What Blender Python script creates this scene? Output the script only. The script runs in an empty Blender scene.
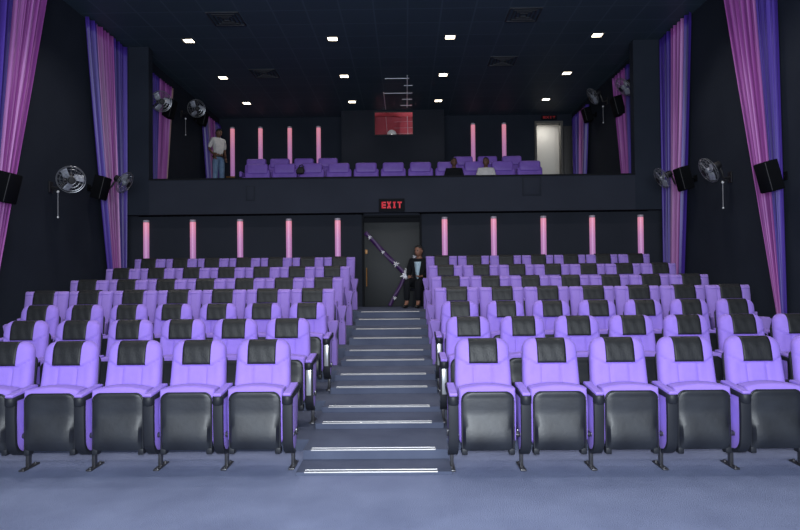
import bpy, bmesh, math, random
from mathutils import Vector, Matrix
random.seed(7)
S = bpy.context.scene
C = S.collection
PI = math.pi
F = 610.0; CAMH = 1.53; CEIL = 6.23

# ---------------------------------------------------------------- materials
def new_mat(name, col, rough=0.7, metal=0.0, emit=None, es=0.0, sheen=0.0, spec=0.5):
    m = bpy.data.materials.new(name); m.use_nodes = True
    b = m.node_tree.nodes['Principled BSDF']
    b.inputs['Base Color'].default_value = (*col, 1)
    b.inputs['Roughness'].default_value = rough
    b.inputs['Metallic'].default_value = metal
    b.inputs['Specular IOR Level'].default_value = spec
    if sheen: b.inputs['Sheen Weight'].default_value = sheen
    if emit:
        b.inputs['Emission Color'].default_value = (*emit, 1)
        b.inputs['Emission Strength'].default_value = es
    return m

def noisy(m, scale, lo, hi, bump=0.0, bscale=None, detail=4):
    """vary the base colour between lo and hi with a noise, optional bump"""
    nt = m.node_tree; b = nt.nodes['Principled BSDF']
    tc = nt.nodes.new('ShaderNodeTexCoord')
    n = nt.nodes.new('ShaderNodeTexNoise'); n.inputs['Scale'].default_value = scale; n.inputs['Detail'].default_value = detail
    r = nt.nodes.new('ShaderNodeValToRGB')
    r.color_ramp.elements[0].position = 0.3; r.color_ramp.elements[1].position = 0.7
    r.color_ramp.elements[0].color = (*lo, 1); r.color_ramp.elements[1].color = (*hi, 1)
    nt.links.new(tc.outputs['Object'], n.inputs['Vector']); nt.links.new(n.outputs['Fac'], r.inputs['Fac'])
    nt.links.new(r.outputs['Color'], b.inputs['Base Color'])
    if bump:
        n2 = nt.nodes.new('ShaderNodeTexNoise'); n2.inputs['Scale'].default_value = bscale or scale * 6; n2.inputs['Detail'].default_value = 3
        bp = nt.nodes.new('ShaderNodeBump'); bp.inputs['Strength'].default_value = bump; bp.inputs['Distance'].default_value = 0.01
        nt.links.new(tc.outputs['Object'], n2.inputs['Vector']); nt.links.new(n2.outputs['Fac'], bp.inputs['Height'])
        nt.links.new(bp.outputs['Normal'], b.inputs['Normal'])
    return m

M = {}
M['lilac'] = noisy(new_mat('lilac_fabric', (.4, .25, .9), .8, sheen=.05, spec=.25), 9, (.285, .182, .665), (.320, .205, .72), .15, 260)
M['lilac_b'] = noisy(new_mat('lilac_fabric_dimmed', (.3, .19, .66), .8, sheen=.05, spec=.25), 9, (.275, .178, .565), (.305, .200, .62), .15, 260)  # seat lilac dimmed slightly to imitate light lost with distance
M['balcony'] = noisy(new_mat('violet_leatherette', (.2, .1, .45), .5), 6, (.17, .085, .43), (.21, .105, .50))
M['leather'] = noisy(new_mat('black_leatherette', (.02, .02, .022), .5, spec=.3), 14, (.012, .013, .015), (.019, .020, .023), .25, 60)
M['plastic'] = noisy(new_mat('black_plastic', (.02, .022, .03), .5, spec=.3), 5, (.011, .012, .017), (.016, .018, .025))
M['pan'] = noisy(new_mat('grey_black_plastic_pan', (.03, .034, .044), .47, spec=.5), 4, (.007, .008, .012), (.020, .023, .031), .1, 30)
M['dark_metal'] = new_mat('dark_metal', (.10, .10, .11), .35, .8)
M['silver'] = new_mat('brushed_silver', (.55, .56, .6), .3, .6)
M['chrome'] = new_mat('nosing_aluminium', (.42, .42, .44), .4, .3)
M['rubber'] = new_mat('nosing_rubber', (.08, .09, .13), .7)
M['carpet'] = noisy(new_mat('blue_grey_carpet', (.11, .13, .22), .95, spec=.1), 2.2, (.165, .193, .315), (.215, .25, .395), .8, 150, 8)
M['carpet_dim'] = noisy(new_mat('blue_grey_carpet_dim', (.1, .12, .19), .95, spec=.1), 2.6, (.078, .091, .145), (.104, .121, .184), .8, 150, 8)  # same carpet darkened to imitate light falling off up the tiers
M['wall'] = noisy(new_mat('black_acoustic_wall', (.009, .011, .018), .85, spec=.2), 1.3, (.0135, .018, .030), (.018, .0235, .037), .25, 90)
M['fascia'] = noisy(new_mat('charcoal_blue_fascia', (.02, .024, .038), .8, spec=.2), 1.1, (.018, .0215, .034), (.023, .027, .042), .2, 80)
M['lower'] = noisy(new_mat('charcoal_lower_wall', (.013, .015, .023), .8, spec=.2), 1.1, (.0145, .0175, .027), (.0185, .022, .033), .2, 80)
M['door'] = noisy(new_mat('dark_grey_door', (.02, .024, .033), .6), 1.5, (.0055, .0075, .010), (.0075, .010, .0135))
M['frame'] = new_mat('near_black_frame', (.004, .005, .008), .8, spec=.2)
def fold_streaks(name, cols, off):  # streaks in the colour imitate light and shade on the folds
    m = new_mat(name, cols[1], .42); nt = m.node_tree; b = nt.nodes['Principled BSDF']
    uv = nt.nodes.new('ShaderNodeUVMap'); uv.uv_map = 'cloth'
    mp = nt.nodes.new('ShaderNodeMapping'); mp.inputs['Scale'].default_value = (34, 1.1, 1); mp.inputs['Location'].default_value = (off, 0, 0)
    n = nt.nodes.new('ShaderNodeTexNoise'); n.inputs['Scale'].default_value = 1; n.inputs['Detail'].default_value = 2.5
    r = nt.nodes.new('ShaderNodeValToRGB'); e = r.color_ramp.elements
    e[0].position = .33; e[0].color = (*cols[0], 1); e[1].position = .70; e[1].color = (*cols[2], 1)
    x = e.new(.5); x.color = (*cols[1], 1)
    nt.links.new(uv.outputs[0], mp.inputs[0]); nt.links.new(mp.outputs[0], n.inputs['Vector'])
    nt.links.new(n.outputs['Fac'], r.inputs['Fac']); nt.links.new(r.outputs['Color'], b.inputs['Base Color'])
    return m
M['purple_cloth'] = fold_streaks('deep_violet_satin', [(.022, .010, .13), (.06, .026, .28), (.10, .05, .42)], 3)
M['pink_cloth'] = fold_streaks('orchid_pink_satin', [(.13, .022, .15), (.32, .07, .34), (.56, .25, .60)], 11)
M['gold_cloth'] = new_mat('tan_satin', (.35, .22, .22), .45)
M['wire'] = new_mat('chrome_wire', (.30, .31, .34), .3, .7)
M['blade'] = new_mat('silver_grey_blade', (.36, .38, .45), .35, .2)
M['fan_black'] = new_mat('black_fan_plastic', (.008, .008, .011), .5)
M['cord'] = new_mat('grey_cord', (.30, .30, .33), .6)
M['white'] = new_mat('pale_bead', (.8, .8, .82), .5)
M['speaker'] = new_mat('black_speaker_box', (.003, .0035, .005), .9, spec=.1)
M['grille'] = new_mat('black_speaker_grille', (.004, .0045, .007), .9, spec=.1)
M['edge'] = new_mat('pale_grey_edge', (.045, .045, .05), .6)  # grey strip paler than the speaker cabinet
M['red_sign'] = new_mat('red_sign_letters', (.3, .01, .02), .6, emit=(1, .04, .07), es=.34)
M['red_dim'] = new_mat('dim_red_sign', (.08, .005, .01), .6, emit=(1, .03, .05), es=.10)
M['lamp'] = new_mat('downlight_diffuser', (1, .95, .85), .6, emit=(1, .86, .66), es=8)
M['lamp_trim'] = new_mat('downlight_trim', (.08, .075, .07), .5)
M['brass'] = new_mat('brass_and_lamp_glow', (.30, .14, .04), .45, .3)
M['cap'] = new_mat('frosted_cap', (.5, .42, .5), .4)
M['grid_glint'] = new_mat('pale_grid_reflection', (.85, .88, .95), .5, 0)  # pale colour for lines that stand in for reflected light
M['vent'] = new_mat('dark_vent', (.02, .023, .032), .6)
M['red_room'] = noisy(new_mat('red_booth_wall', (.6, .12, .16), .8), 3, (.60, .10, .14), (.68, .125, .17))
M['corridor'] = new_mat('off_white_corridor', (.66, .64, .60), .8)
M['ribbon'] = new_mat('violet_ribbon', (.045, .010, .085), .5)
M['foil'] = new_mat('silver_foil', (.95, .95, 1), .35, .2)
M['skin_dark'] = new_mat('brown_skin', (.12, .055, .035), .6)
M['skin'] = new_mat('warm_brown_skin', (.22, .10, .065), .6)
M['hair'] = new_mat('black_hair', (.008, .007, .007), .7)
M['shirt_white'] = noisy(new_mat('off_white_shirt', (.6, .58, .58), .85), 12, (.55, .52, .52), (.64, .61, .61))
M['shirt_blue'] = new_mat('pale_blue_shirt', (.36, .48, .58), .85)
M['jacket'] = new_mat('dark_jacket', (.006, .007, .010), .9, spec=.2)
M['jeans'] = noisy(new_mat('blue_jeans', (.12, .20, .34), .9), 10, (.10, .17, .30), (.18, .27, .42))
M['belt'] = new_mat('black_belt', (.01, .01, .01), .5)

# tube lamps: pink lamp inside the head of a lilac acrylic tube
def tube_mat():
    m = new_mat('pink_lilac_tube', (.45, .22, .45), .35)
    nt = m.node_tree; b = nt.nodes['Principled BSDF']
    tc = nt.nodes.new('ShaderNodeTexCoord'); sp = nt.nodes.new('ShaderNodeSeparateXYZ')
    r = nt.nodes.new('ShaderNodeValToRGB'); e = r.color_ramp.elements
    e[0].position = 0; e[0].color = (.30, .13, .36, 1)
    e[1].position = 1; e[1].color = (.90, .30, .33, 1)
    x = e.new(.55); x.color = (.50, .20, .38, 1)
    nt.links.new(tc.outputs['Generated'], sp.inputs[0]); nt.links.new(sp.outputs['Z'], r.inputs['Fac'])
    nt.links.new(r.outputs['Color'], b.inputs['Emission Color']); b.inputs['Emission Strength'].default_value = .62
    return m
M['tube'] = tube_mat()

def ceiling_mat():
    m = new_mat('black_tile_ceiling', (.01, .012, .02), .6, spec=.4)
    nt = m.node_tree; b = nt.nodes['Principled BSDF']
    tc = nt.nodes.new('ShaderNodeTexCoord'); mp = nt.nodes.new('ShaderNodeMapping')
    mp.inputs['Location'].default_value = (-.075 + .6 * 20, 0.1, 0)
    br = nt.nodes.new('ShaderNodeTexBrick'); br.offset = 0; br.squash = 1
    br.inputs['Scale'].default_value = 1
    br.inputs['Brick Width'].default_value = .6; br.inputs['Row Height'].default_value = .6
    br.inputs['Mortar Size'].default_value = .014; br.inputs['Mortar Smooth'].default_value = 0
    br.inputs['Color1'].default_value = (.034, .056, .082, 1); br.inputs['Color2'].default_value = (.040, .064, .092, 1)
    br.inputs['Mortar'].default_value = (.060, .090, .125, 1)
    nt.links.new(tc.outputs['Object'], mp.inputs[0]); nt.links.new(mp.outputs[0], br.inputs['Vector'])
    nt.links.new(br.outputs['Color'], b.inputs['Base Color'])
    return m
M['ceiling'] = ceiling_mat()

# ---------------------------------------------------------------- mesh helpers
def add_box(bm, cx, cy, cz, sx, sy, sz, bev=0.0, seg=2, mat=None):
    r = bmesh.ops.create_cube(bm, size=1)
    vs = r['verts']
    bmesh.ops.scale(bm, vec=(sx, sy, sz), verts=vs)
    if bev > 0:
        es = list({e for v in vs for e in v.link_edges})
        rr = bmesh.ops.bevel(bm, geom=es, offset=bev, segments=seg, affect='EDGES', profile=.5)
        vs = list({v for f in rr['faces'] for v in f.verts} | {v for v in vs if v.is_valid})
    if mat is not None: bmesh.ops.transform(bm, matrix=mat, verts=vs)
    bmesh.ops.translate(bm, vec=(cx, cy, cz), verts=vs)
    return vs

def prism(bm, pts, axis, a, b, bev=0.0, seg=2):
    """extrude a closed outline; axis 'x': pts=(y,z) 'y': pts=(x,z) 'z': pts=(x,y); from a to b"""
    def mk(p, t):
        return {'x': (t, p[0], p[1]), 'y': (p[0], t, p[1]), 'z': (p[0], p[1], t)}[axis]
    v0 = [bm.verts.new(mk(p, a)) for p in pts]; v1 = [bm.verts.new(mk(p, b)) for p in pts]
    n = len(pts)
    fs = [bm.faces.new(v0), bm.faces.new(v1[::-1])]
    for i in range(n): fs.append(bm.faces.new((v0[i], v1[i], v1[(i + 1) % n], v0[(i + 1) % n])))
    bmesh.ops.recalc_face_normals(bm, faces=fs)
    if bev > 0:
        es = [e for f in fs[:2] for e in f.edges]
        bmesh.ops.bevel(bm, geom=es, offset=bev, segments=seg, affect='EDGES', profile=.5)

def round_rect(w, h, r, n=5, cx=0, cy=0, rb=None):
    rb = r if rb is None else rb
    pts = []
    for (sx, sy, a0, rr) in ((1, 1, 0, r), (-1, 1, 90, r), (-1, -1, 180, rb), (1, -1, 270, rb)):
        for i in range(n + 1):
            a = math.radians(a0 + 90 * i / n)
            pts.append((cx + sx * (w / 2 - rr) + rr * math.cos(a), cy + sy * (h / 2 - rr) + rr * math.sin(a)))
    return pts

def tube(bm, pts, r, n=8, closed=False):
    pts = [Vector(p) for p in pts]; rings = []
    m = len(pts)
    for i, p in enumerate(pts):
        if closed: d = pts[(i + 1) % m] - pts[i - 1]
        else: d = pts[min(i + 1, m - 1)] - pts[max(i - 1, 0)]
        d.normalize()
        u = d.cross(Vector((0, 0, 1)))
        if u.length < .05: u = d.cross(Vector((0, 1, 0)))
        u.normalize(); v = d.cross(u)
        rings.append([bm.verts.new(p + (u * math.cos(2 * PI * k / n) + v * math.sin(2 * PI * k / n)) * r) for k in range(n)])
    rng = range(m) if closed else range(m - 1)
    for i in rng:
        a, b = rings[i], rings[(i + 1) % m]
        for k in range(n): bm.faces.new((a[k], a[(k + 1) % n], b[(k + 1) % n], b[k]))
    if not closed:
        bm.faces.new(rings[0][::-1]); bm.faces.new(rings[-1])

def lathe(bm, prof, n=16, mat=None):
    """prof = (r,z) from bottom to top around Z"""
    rings = []
    for r, z in prof:
        if r < 1e-5: v = bm.verts.new((0, 0, z)); rings.append([v])
        else: rings.append([bm.verts.new((r * math.cos(2 * PI * k / n), r * math.sin(2 * PI * k / n), z)) for k in range(n)])
    for a, b in zip(rings, rings[1:]):
        for k in range(n):
            k2 = (k + 1) % n
            if len(a) == 1 and len(b) == 1: continue
            if len(a) == 1: bm.faces.new((a[0], b[k2], b[k]))
            elif len(b) == 1: bm.faces.new((a[k], a[k2], b[0]))
            else: bm.faces.new((a[k], a[k2], b[k2], b[k]))
    if len(rings[0]) > 1: bm.faces.new(rings[0][::-1])
    if len(rings[-1]) > 1: bm.faces.new(rings[-1])
    if mat is not None: bmesh.ops.transform(bm, matrix=mat, verts=[v for r in rings for v in r])

def obj(name, bm, mat, parent=None, smooth=True, loc=None):
    bmesh.ops.recalc_face_normals(bm, faces=bm.faces)
    me = bpy.data.meshes.new(name); bm.to_mesh(me); bm.free()
    if smooth:
        for p in me.polygons: p.use_smooth = True
        me.set_sharp_from_angle(angle=math.radians(38))
    me.materials.append(mat)
    o = bpy.data.objects.new(name, me); C.objects.link(o)
    if parent: o.parent = parent
    if loc: o.location = loc
    return o

def tag(o, label, cat, group=None):
    o['label'] = label; o['category'] = cat
    if group: o['group'] = group
    return o
def thing(name, label, cat, loc=(0, 0, 0), rz=0, group=None):
    o = bpy.data.objects.new(name, None); C.objects.link(o); o.location = loc; o.rotation_euler = (0, 0, rz)
    o.empty_display_size = .1
    return tag(o, label, cat, group)
def struct(name, bm, mat, smooth=False, parent=None):
    o = obj(name, bm, mat, parent, smooth)
    if parent is None: o['kind'] = 'structure'
    return o
def sbox(name, x0, x1, y0, y1, z0, z1, mat):
    bm = bmesh.new(); add_box(bm, (x0 + x1) / 2, (y0 + y1) / 2, (z0 + z1) / 2, x1 - x0, y1 - y0, z1 - z0)
    return struct(name, bm, mat)
def dup(root, loc, label, group):
    r = root.copy(); C.objects.link(r); r.location = loc; r['label'] = label
    if group: r['group'] = group
    for ch in list(root.children):
        c = ch.copy(); C.objects.link(c); c.parent = r
        for g in ch.children:
            d = g.copy(); C.objects.link(d); d.parent = c
    return r

# ---------------------------------------------------------------- room shell
LV = [0, .10, .205, .345, .49, .685, .885]                 # level of each seating row
EDGE = [5.02 + 1.14 * i for i in range(6)]               # front edge of rows 2..7
HS = [.33, .45, .45, .45, .45, .45]
HZ = [.025] + [(LV[i] + LV[i + 1]) / 2 for i in range(1, 6)]
WX0, WX1 = -5.75, 5.25
BX0, BX1 = -5.5, 4.95
YB = 12.5
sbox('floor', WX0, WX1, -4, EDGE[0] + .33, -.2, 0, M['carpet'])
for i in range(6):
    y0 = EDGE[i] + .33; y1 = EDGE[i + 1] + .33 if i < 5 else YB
    sbox('floor', WX0, WX1, y0, y1, -.2, LV[i + 1], M['carpet_dim'])
    sbox('floor', -.86, .335, EDGE[i], y0, LV[i] - .02, LV[i + 1], M['carpet_dim'])
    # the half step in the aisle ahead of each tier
    sbox('floor', -.86, .335, EDGE[i] - HS[i], EDGE[i], LV[i] - .02, HZ[i], M['carpet_dim'])
sbox('ceiling', WX0 - .2, WX1 + .2, -4.2, 18.2, CEIL, CEIL + .2, M['ceiling'])
sbox('wall_left', WX0 - .2, WX0, -4, YB + .2, -.2, CEIL, M['wall'])
sbox('wall_right', WX1, WX1 + .2, -4, YB + .2, -.2, CEIL, M['wall'])
sbox('wall_front', WX0, WX1, -4.2, -4, -.2, CEIL, M['wall'])
# lower back wall around the door opening
DX0, DX1, DTOP = -.90, .33, 2.80
sbox('wall_back', WX0, DX0, YB, YB + .2, -.2, 2.80, M['lower'])
sbox('wall_back', DX1, WX1, YB, YB + .2, -.2, 2.80, M['lower'])
# balcony front: fascia, standing a little ahead of the lower wall, and the full-height piers beside its opening
sbox('wall_balcony_front', BX0 + .3, 4.63, 12.3, YB, 2.80, 3.50, M['fascia'])
sbox('trim_1', BX0 + .3, 4.63, 12.28, YB + .02, 3.50, 3.53, M['frame'])
sbox('wall_balcony_left', WX0, -5.2, 12.3, YB, 2.80, CEIL, M['wall'])
sbox('wall_balcony_right', 4.63, WX1, 12.3, YB, 2.80, CEIL, M['wall'])
sbox('wall_left', BX0 - .2, BX0, YB, 18, 2.81, CEIL, M['wall'])
sbox('wall_right', BX1, BX1 + .2, YB, 18, 2.81, CEIL, M['wall'])
sbox('floor', BX0, BX1, YB, 13.65, 2.78, 2.95, M['carpet_dim'])
sbox('floor', BX0, BX1, 13.65, 14.75, 2.78, 3.13, M['carpet_dim'])
sbox('floor', BX0, BX1, 14.75, 16.0, 2.78, 3.50, M['carpet_dim'])
sbox('floor', BX0, BX1, 16.0, 18.0, 2.78, 3.90, M['carpet_dim'])
# back wall of the balcony with its doorway
QX0, QX1, QT = 3.89, 4.60, 5.96
sbox('wall_back', BX0, QX0 - .06, 18, 18.15, 2.6, CEIL, M['wall'])
sbox('wall_back', QX1 + .06, BX1, 18, 18.15, 2.6, CEIL, M['wall'])
sbox('wall_back', QX0 - .06, QX1 + .06, 18, 18.15, QT + .06, CEIL, M['wall'])
sbox('wall_corridor', QX0 - .7, QX1 + .7, 19.0, 19.1, 3.7, CEIL, M['corridor'])
sbox('wall_corridor', QX0 - .72, QX0 - .62, 18.15, 19.0, 3.7, CEIL, M['corridor'])
sbox('wall_corridor', QX1 + .62, QX1 + .72, 18.15, 19.0, 3.7, CEIL, M['corridor'])
sbox('ceiling', QX0 - .7, QX1 + .7, 18.15, 19.1, CEIL - .02, CEIL + .1, M['corridor'])
sbox('floor', QX0 - .7, QX1 + .7, 18.0, 19.1, 3.7, 3.9, M['carpet_dim'])
bm = bmesh.new()
add_box(bm, QX0 - .03, 18.05, (3.9 + QT) / 2 + .03, .06, .24, QT - 3.9 + .06)
add_box(bm, QX1 + .03, 18.05, (3.9 + QT) / 2 + .03, .06, .24, QT - 3.9 + .06)
add_box(bm, (QX0 + QX1) / 2, 18.05, QT + .03, QX1 - QX0, .24, .06)
struct('trim_2', bm, M['lamp_trim'])
# open leaf of the balcony door, folded back against the wall on its right
def door_leaf(name, w, z0, z1, mat):
    d = bpy.data.objects.new(name, None); C.objects.link(d); d['kind'] = 'structure'
    bm = bmesh.new(); add_box(bm, w / 2, 0, (z1 - z0) / 2, w, .045, z1 - z0, .004)
    obj('door_leaf', bm, mat, d)
    return d
d2 = door_leaf('door_2', .30, 3.9, QT - .1, new_mat('brown_grey_door', (.035, .033, .034), .6))
d2.location = (QX1 + .075, 17.94, 3.9)
bm = bmesh.new(); tube(bm, [(.24, -.05, .75), (.24, -.05, 1.65)], .012); add_box(bm, .24, -.03, .8, .02, .05, .02); add_box(bm, .24, -.03, 1.6, .02, .05, .02)
o = obj('door_handle', bm, M['dark_metal'], d2); o['label'] = 'long upright pull handle'

# projection booth box with its window
PX0, PX1, PY = -1.80, 1.13, 17.3
NX0, NX1, NZ0, NZ1 = -.85, .23, 5.53, 6.19
sbox('wall_booth', PX0, NX0, PY, PY + .12, 3.9, CEIL, M['lower'])
sbox('wall_booth', NX1, PX1, PY, PY + .12, 3.9, CEIL, M['lower'])
sbox('wall_booth', NX0, NX1, PY, PY + .12, 3.9, NZ0, M['lower'])
sbox('wall_booth', NX0, NX1, PY, PY + .12, NZ1, CEIL, M['lower'])
sbox('wall_booth', PX0, PX0 + .1, PY + .12, 18.0, 3.9, CEIL, M['lower'])
sbox('wall_booth', PX1 - .1, PX1, PY + .12, 18.0, 3.9, CEIL, M['lower'])
sbox('wall_booth', PX0 + .1, PX1 - .1, 17.92, 18.0, 3.9, CEIL, M['red_room'])
win = bpy.data.objects.new('window_1', None); C.objects.link(win); win['kind'] = 'structure'
bm = bmesh.new()
for a in ((NX0, NX1, NZ0 - .02, NZ0), (NX0, NX1, NZ1 - .02, NZ1)):
    add_box(bm, (a[0] + a[1]) / 2, PY - .005, (a[2] + a[3]) / 2, a[1] - a[0] + .04, .03, .02)
for x in (NX0 - .01, NX1 + .01): add_box(bm, x, PY - .005, (NZ0 + NZ1) / 2, .02, .03, NZ1 - NZ0)
obj('window_frame', bm, M['door'], win, False)
glass = bpy.data.materials.new('clear_glass'); glass.use_nodes = True
g = glass.node_tree.nodes['Principled BSDF']
g.inputs['Transmission Weight'].default_value = 1; g.inputs['Roughness'].default_value = 0; g.inputs['IOR'].default_value = 1.1
bm = bmesh.new(); add_box(bm, (NX0 + NX1) / 2, PY + .06, (NZ0 + NZ1) / 2, NX1 - NX0, .006, NZ1 - NZ0)
obj('pane', bm, glass, win, False)
# thin pale tubes standing in for ceiling-grid lines reflected in the booth window
sbox('ceiling_booth', PX0 + .1, PX1 - .1, PY + .12, 17.92, CEIL - .03, CEIL, M['red_room'])
t = thing('window_reflection', 'pale thin lines imitating the ceiling grid reflected in the projection window', 'reflection', (0, 17.90, 5.5))
for i, (x0, z0, x1, z1, r) in enumerate([(.10, -.1, .08, .85, .009), (-.49, -.1, -.56, .85, .005), (-.4, .19, .25, .20, .003), (-.3, .36, .25, .37, .003), (-.3, .54, .25, .55, .003)]):
    bm = bmesh.new(); tube(bm, [(x0, 0, z0), (x1, 0, z1)], r, 6); obj('reflection', bm, M['grid_glint'], t)
# projector
t = thing('projector', 'pale round projector lens behind the balcony booth window', 'projector', (-.37, 17.62, 5.44))
bm = bmesh.new(); add_box(bm, 0, .10, -.12, .5, .3, .24, .03); obj('body', bm, M['plastic'], t)
bm = bmesh.new(); add_box(bm, 0, 0, 0, .001, .001, .001); bm.free(); bm = bmesh.new(); add_box(bm, 0, .10, -.89, .12, .12, 1.30, .01); add_box(bm, 0, .10, -1.52, .4, .25, .04, .01); obj('stand', bm, M['plastic'], t)
bm = bmesh.new(); rx = Matrix.Translation((0, 0, .14)) @ Matrix.Rotation(PI / 2, 4, 'X')
lathe(bm, [(.07, 0), (.13, 0), (.135, .01), (.135, .12), (.125, .13), (.075, .13), (.07, .10)], 24, rx); obj('lens_ring', bm, M['white'], t)
bm = bmesh.new(); lathe(bm, [(.07, 0), (.07, .09), (.04, .10), (0, .105)], 20, rx); lens = obj('lens', bm, M['plastic'], t)
bm = bmesh.new(); lathe(bm, [(.02, .1), (.022, .112), (0, .118)], 12, rx)
obj('lens_glint', bm, new_mat('lens_glint', (1, 1, 1), .3, emit=(1, .98, .95), es=3), t)  # glowing spot stands in for the flash reflected in the lens

# main door -------------------------------------------------------------
FZ = LV[6]
bm = bmesh.new()
add_box(bm, DX0 + .02, YB + .04, (FZ + DTOP) / 2, .04, .12, DTOP - FZ)
add_box(bm, DX1 - .02, YB + .04, (FZ + DTOP) / 2, .04, .12, DTOP - FZ)
add_box(bm, (DX0 + DX1) / 2, YB + .04, 2.74, DX1 - DX0 - .08, .12, .04)
add_box(bm, (DX0 + DX1) / 2, YB + .09, 2.66, DX1 - DX0 - .08, .05, .12)
struct('trim_3', bm, M['frame'])
bm = bmesh.new(); add_box(bm, (DX0 + DX1) / 2, YB + .08, 2.78, DX1 - DX0, .2, .04); struct('trim_4', bm, M['lower'])
d1 = bpy.data.objects.new('door_1', None); C.objects.link(d1); d1.location = (DX0 + .04, YB + .05, FZ); d1['kind'] = 'structure'
bm = bmesh.new(); add_box(bm, .575, .03, .865, 1.15, .045, 1.73, .004); obj('door_leaf', bm, M['door'], d1)
bm = bmesh.new(); tube(bm, [(.05, -.05, .42), (.05, -.05, .80)], .012)
add_box(bm, .05, -.02, .45, .02, .06, .02); add_box(bm, .05, -.02, .77, .02, .06, .02)
o = obj('door_handle', bm, M['brass'], d1); o['label'] = 'brass upright pull handle'
bm = bmesh.new(); add_box(bm, .045, 0, 1.13, .05, .02, .09, .004); o = obj('lock', bm, M['brass'], d1)
sbox('wall_back', DX0 - .2, DX1 + .2, YB + .2, YB + .3, -.2, 2.80, M['frame'])

# ---------------------------------------------------------------- exit signs
def exit_sign(name, label, loc, w, h, letmat):
    t = thing(name, label, 'sign', loc)
    bm = bmesh.new(); add_box(bm, 0, 0, 0, w, .05, h, .006); obj('sign_box', bm, M['frame'], t)
    bm = bmesh.new()
    lh = h * .50; lw = w * .165; st = lh * .22; gap = w * .04; y = -.028
    xs = -(4 * lw + 3 * gap) / 2
    def bar(cx, cz, sx, sz, rot=0): add_box(bm, cx, y, cz, sx, .008, sz, mat=Matrix.Rotation(rot, 4, 'Y'))
    c = xs + lw / 2                                           # E
    bar(c - lw / 2 + st / 2, 0, st, lh)
    for z in (-1, 0, 1): bar(c, z * (lh - st) / 2, lw, st)
    c += lw + gap                                             # X
    L = math.hypot(lh, lw); a = math.atan2(lw - st, lh)
    bar(c, 0, st, L * .97, a); bar(c, 0, st, L * .97, -a)
    c += lw + gap                                             # I
    bar(c, 0, st, lh); bar(c, (lh - st) / 2, lw * .6, st); bar(c, -(lh - st) / 2, lw * .6, st)
    c += lw + gap                                             # T
    bar(c, 0, st, lh); bar(c, (lh - st) / 2, lw, st)
    obj('letters', bm, letmat, t, False)
exit_sign('exit_sign', 'black sign with glowing red EXIT letters above the door at stair top', (-.275, 12.27, 2.94), .52, .26, M['red_sign'])
exit_sign('exit_sign', 'dim red exit sign above the lit balcony doorway', (4.26, 17.96, 6.13), .46, .13, M['red_dim'])

# ---------------------------------------------------------------- cinema seats
def make_back_mesh(w_top, w_bot, r, z0, z1, th, y0, y1, kind):
    """padded back: returns outer front(y) function and bmesh"""
    def hw(z):
        u = (z - z0) / (z1 - z0)
        h = (w_bot + (w_top - w_bot) * u) / 2
        if z > z1 - r:
            d = z - (z1 - r); h = h - r + math.sqrt(max(r * r - d * d, 0))
        return h
    def lean(z):
        u = (z - z0) / (z1 - z0)
        return y0 + (y1 - y0) * u
    def front(x, z):
        h = max(hw(z), 1e-4); s = min(abs(x) / h, 1)
        edge = math.sqrt(max(1 - s ** 6, 0))
        top = math.sqrt(max(1 - ((z - z0) / (z1 - z0)) ** 24, 0))
        d = th * .65 * edge * top
        u = (z - z0) / (z1 - z0)
        if kind == 'a':
            zs = .80 - .03 * max(0, (abs(x) - .1)) / .1      # seam line under the head pad
            zs = .800 + (.05 * (abs(x) - .12) / .1 if abs(x) > .12 else 0)
            if z > zs: d += .022 * edge * min(1, (z - zs) / .02)
            else:
                d -= .012 * math.exp(-((abs(x) - .075) / .009) ** 2)
                d += .026 * max(0, abs(x) / h - .62) * 2.2 * edge
                d += .016 * math.exp(-((z - .58) / .07) ** 2) * edge
        else:
            d -= .018 * math.exp(-((abs(x) - .165) / .009) ** 2)
            if z > z1 - .045: d += .01 * edge
            d += .012 * (1 if abs(x) < .16 else 0) * edge * top
        return lean(z) - d
    def back(x, z):
        h = max(hw(z), 1e-4); s = min(abs(x) / h, 1)
        top = math.sqrt(max(1 - ((z - z0) / (z1 - z0)) ** 24, 0))
        return lean(z) + th * .35 * math.sqrt(max(1 - s ** 6, 0)) * top
    bm = bmesh.new(); NX, NZ = 48, 44
    def zz(j):
        u = j / NZ
        return z0 + (z1 - z0) * (1 - (1 - u) ** 1.6)
    def grid(fn):
        g = []
        for j in range(NZ + 1):
            z = zz(j); h = hw(z); row = []
            for i in range(NX + 1):
                s = -math.cos(PI * i / NX) * .35 + (-1 + 2 * i / NX) * .65
                row.append(bm.verts.new((s * h, fn(s * h, z), z)))
            g.append(row)
        return g
    a, b = grid(front), grid(back)
    for j in range(NZ):
        for i in range(NX):
            bm.faces.new((a[j][i], a[j][i + 1], a[j + 1][i + 1], a[j + 1][i]))
            bm.faces.new((b[j][i + 1], b[j][i], b[j + 1][i], b[j + 1][i + 1]))
    for i in range(NX):
        bm.faces.new((a[NZ][i], a[NZ][i + 1], b[NZ][i + 1], b[NZ][i]))
        bm.faces.new((a[0][i + 1], a[0][i], b[0][i], b[0][i + 1]))
    for j in range(NZ):
        for s in (0, NX): bm.faces.new((a[j][s], a[j + 1][s], b[j + 1][s], b[j][s]))
    bmesh.ops.remove_doubles(bm, verts=bm.verts, dist=1e-5)
    return bm, front, back

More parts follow.
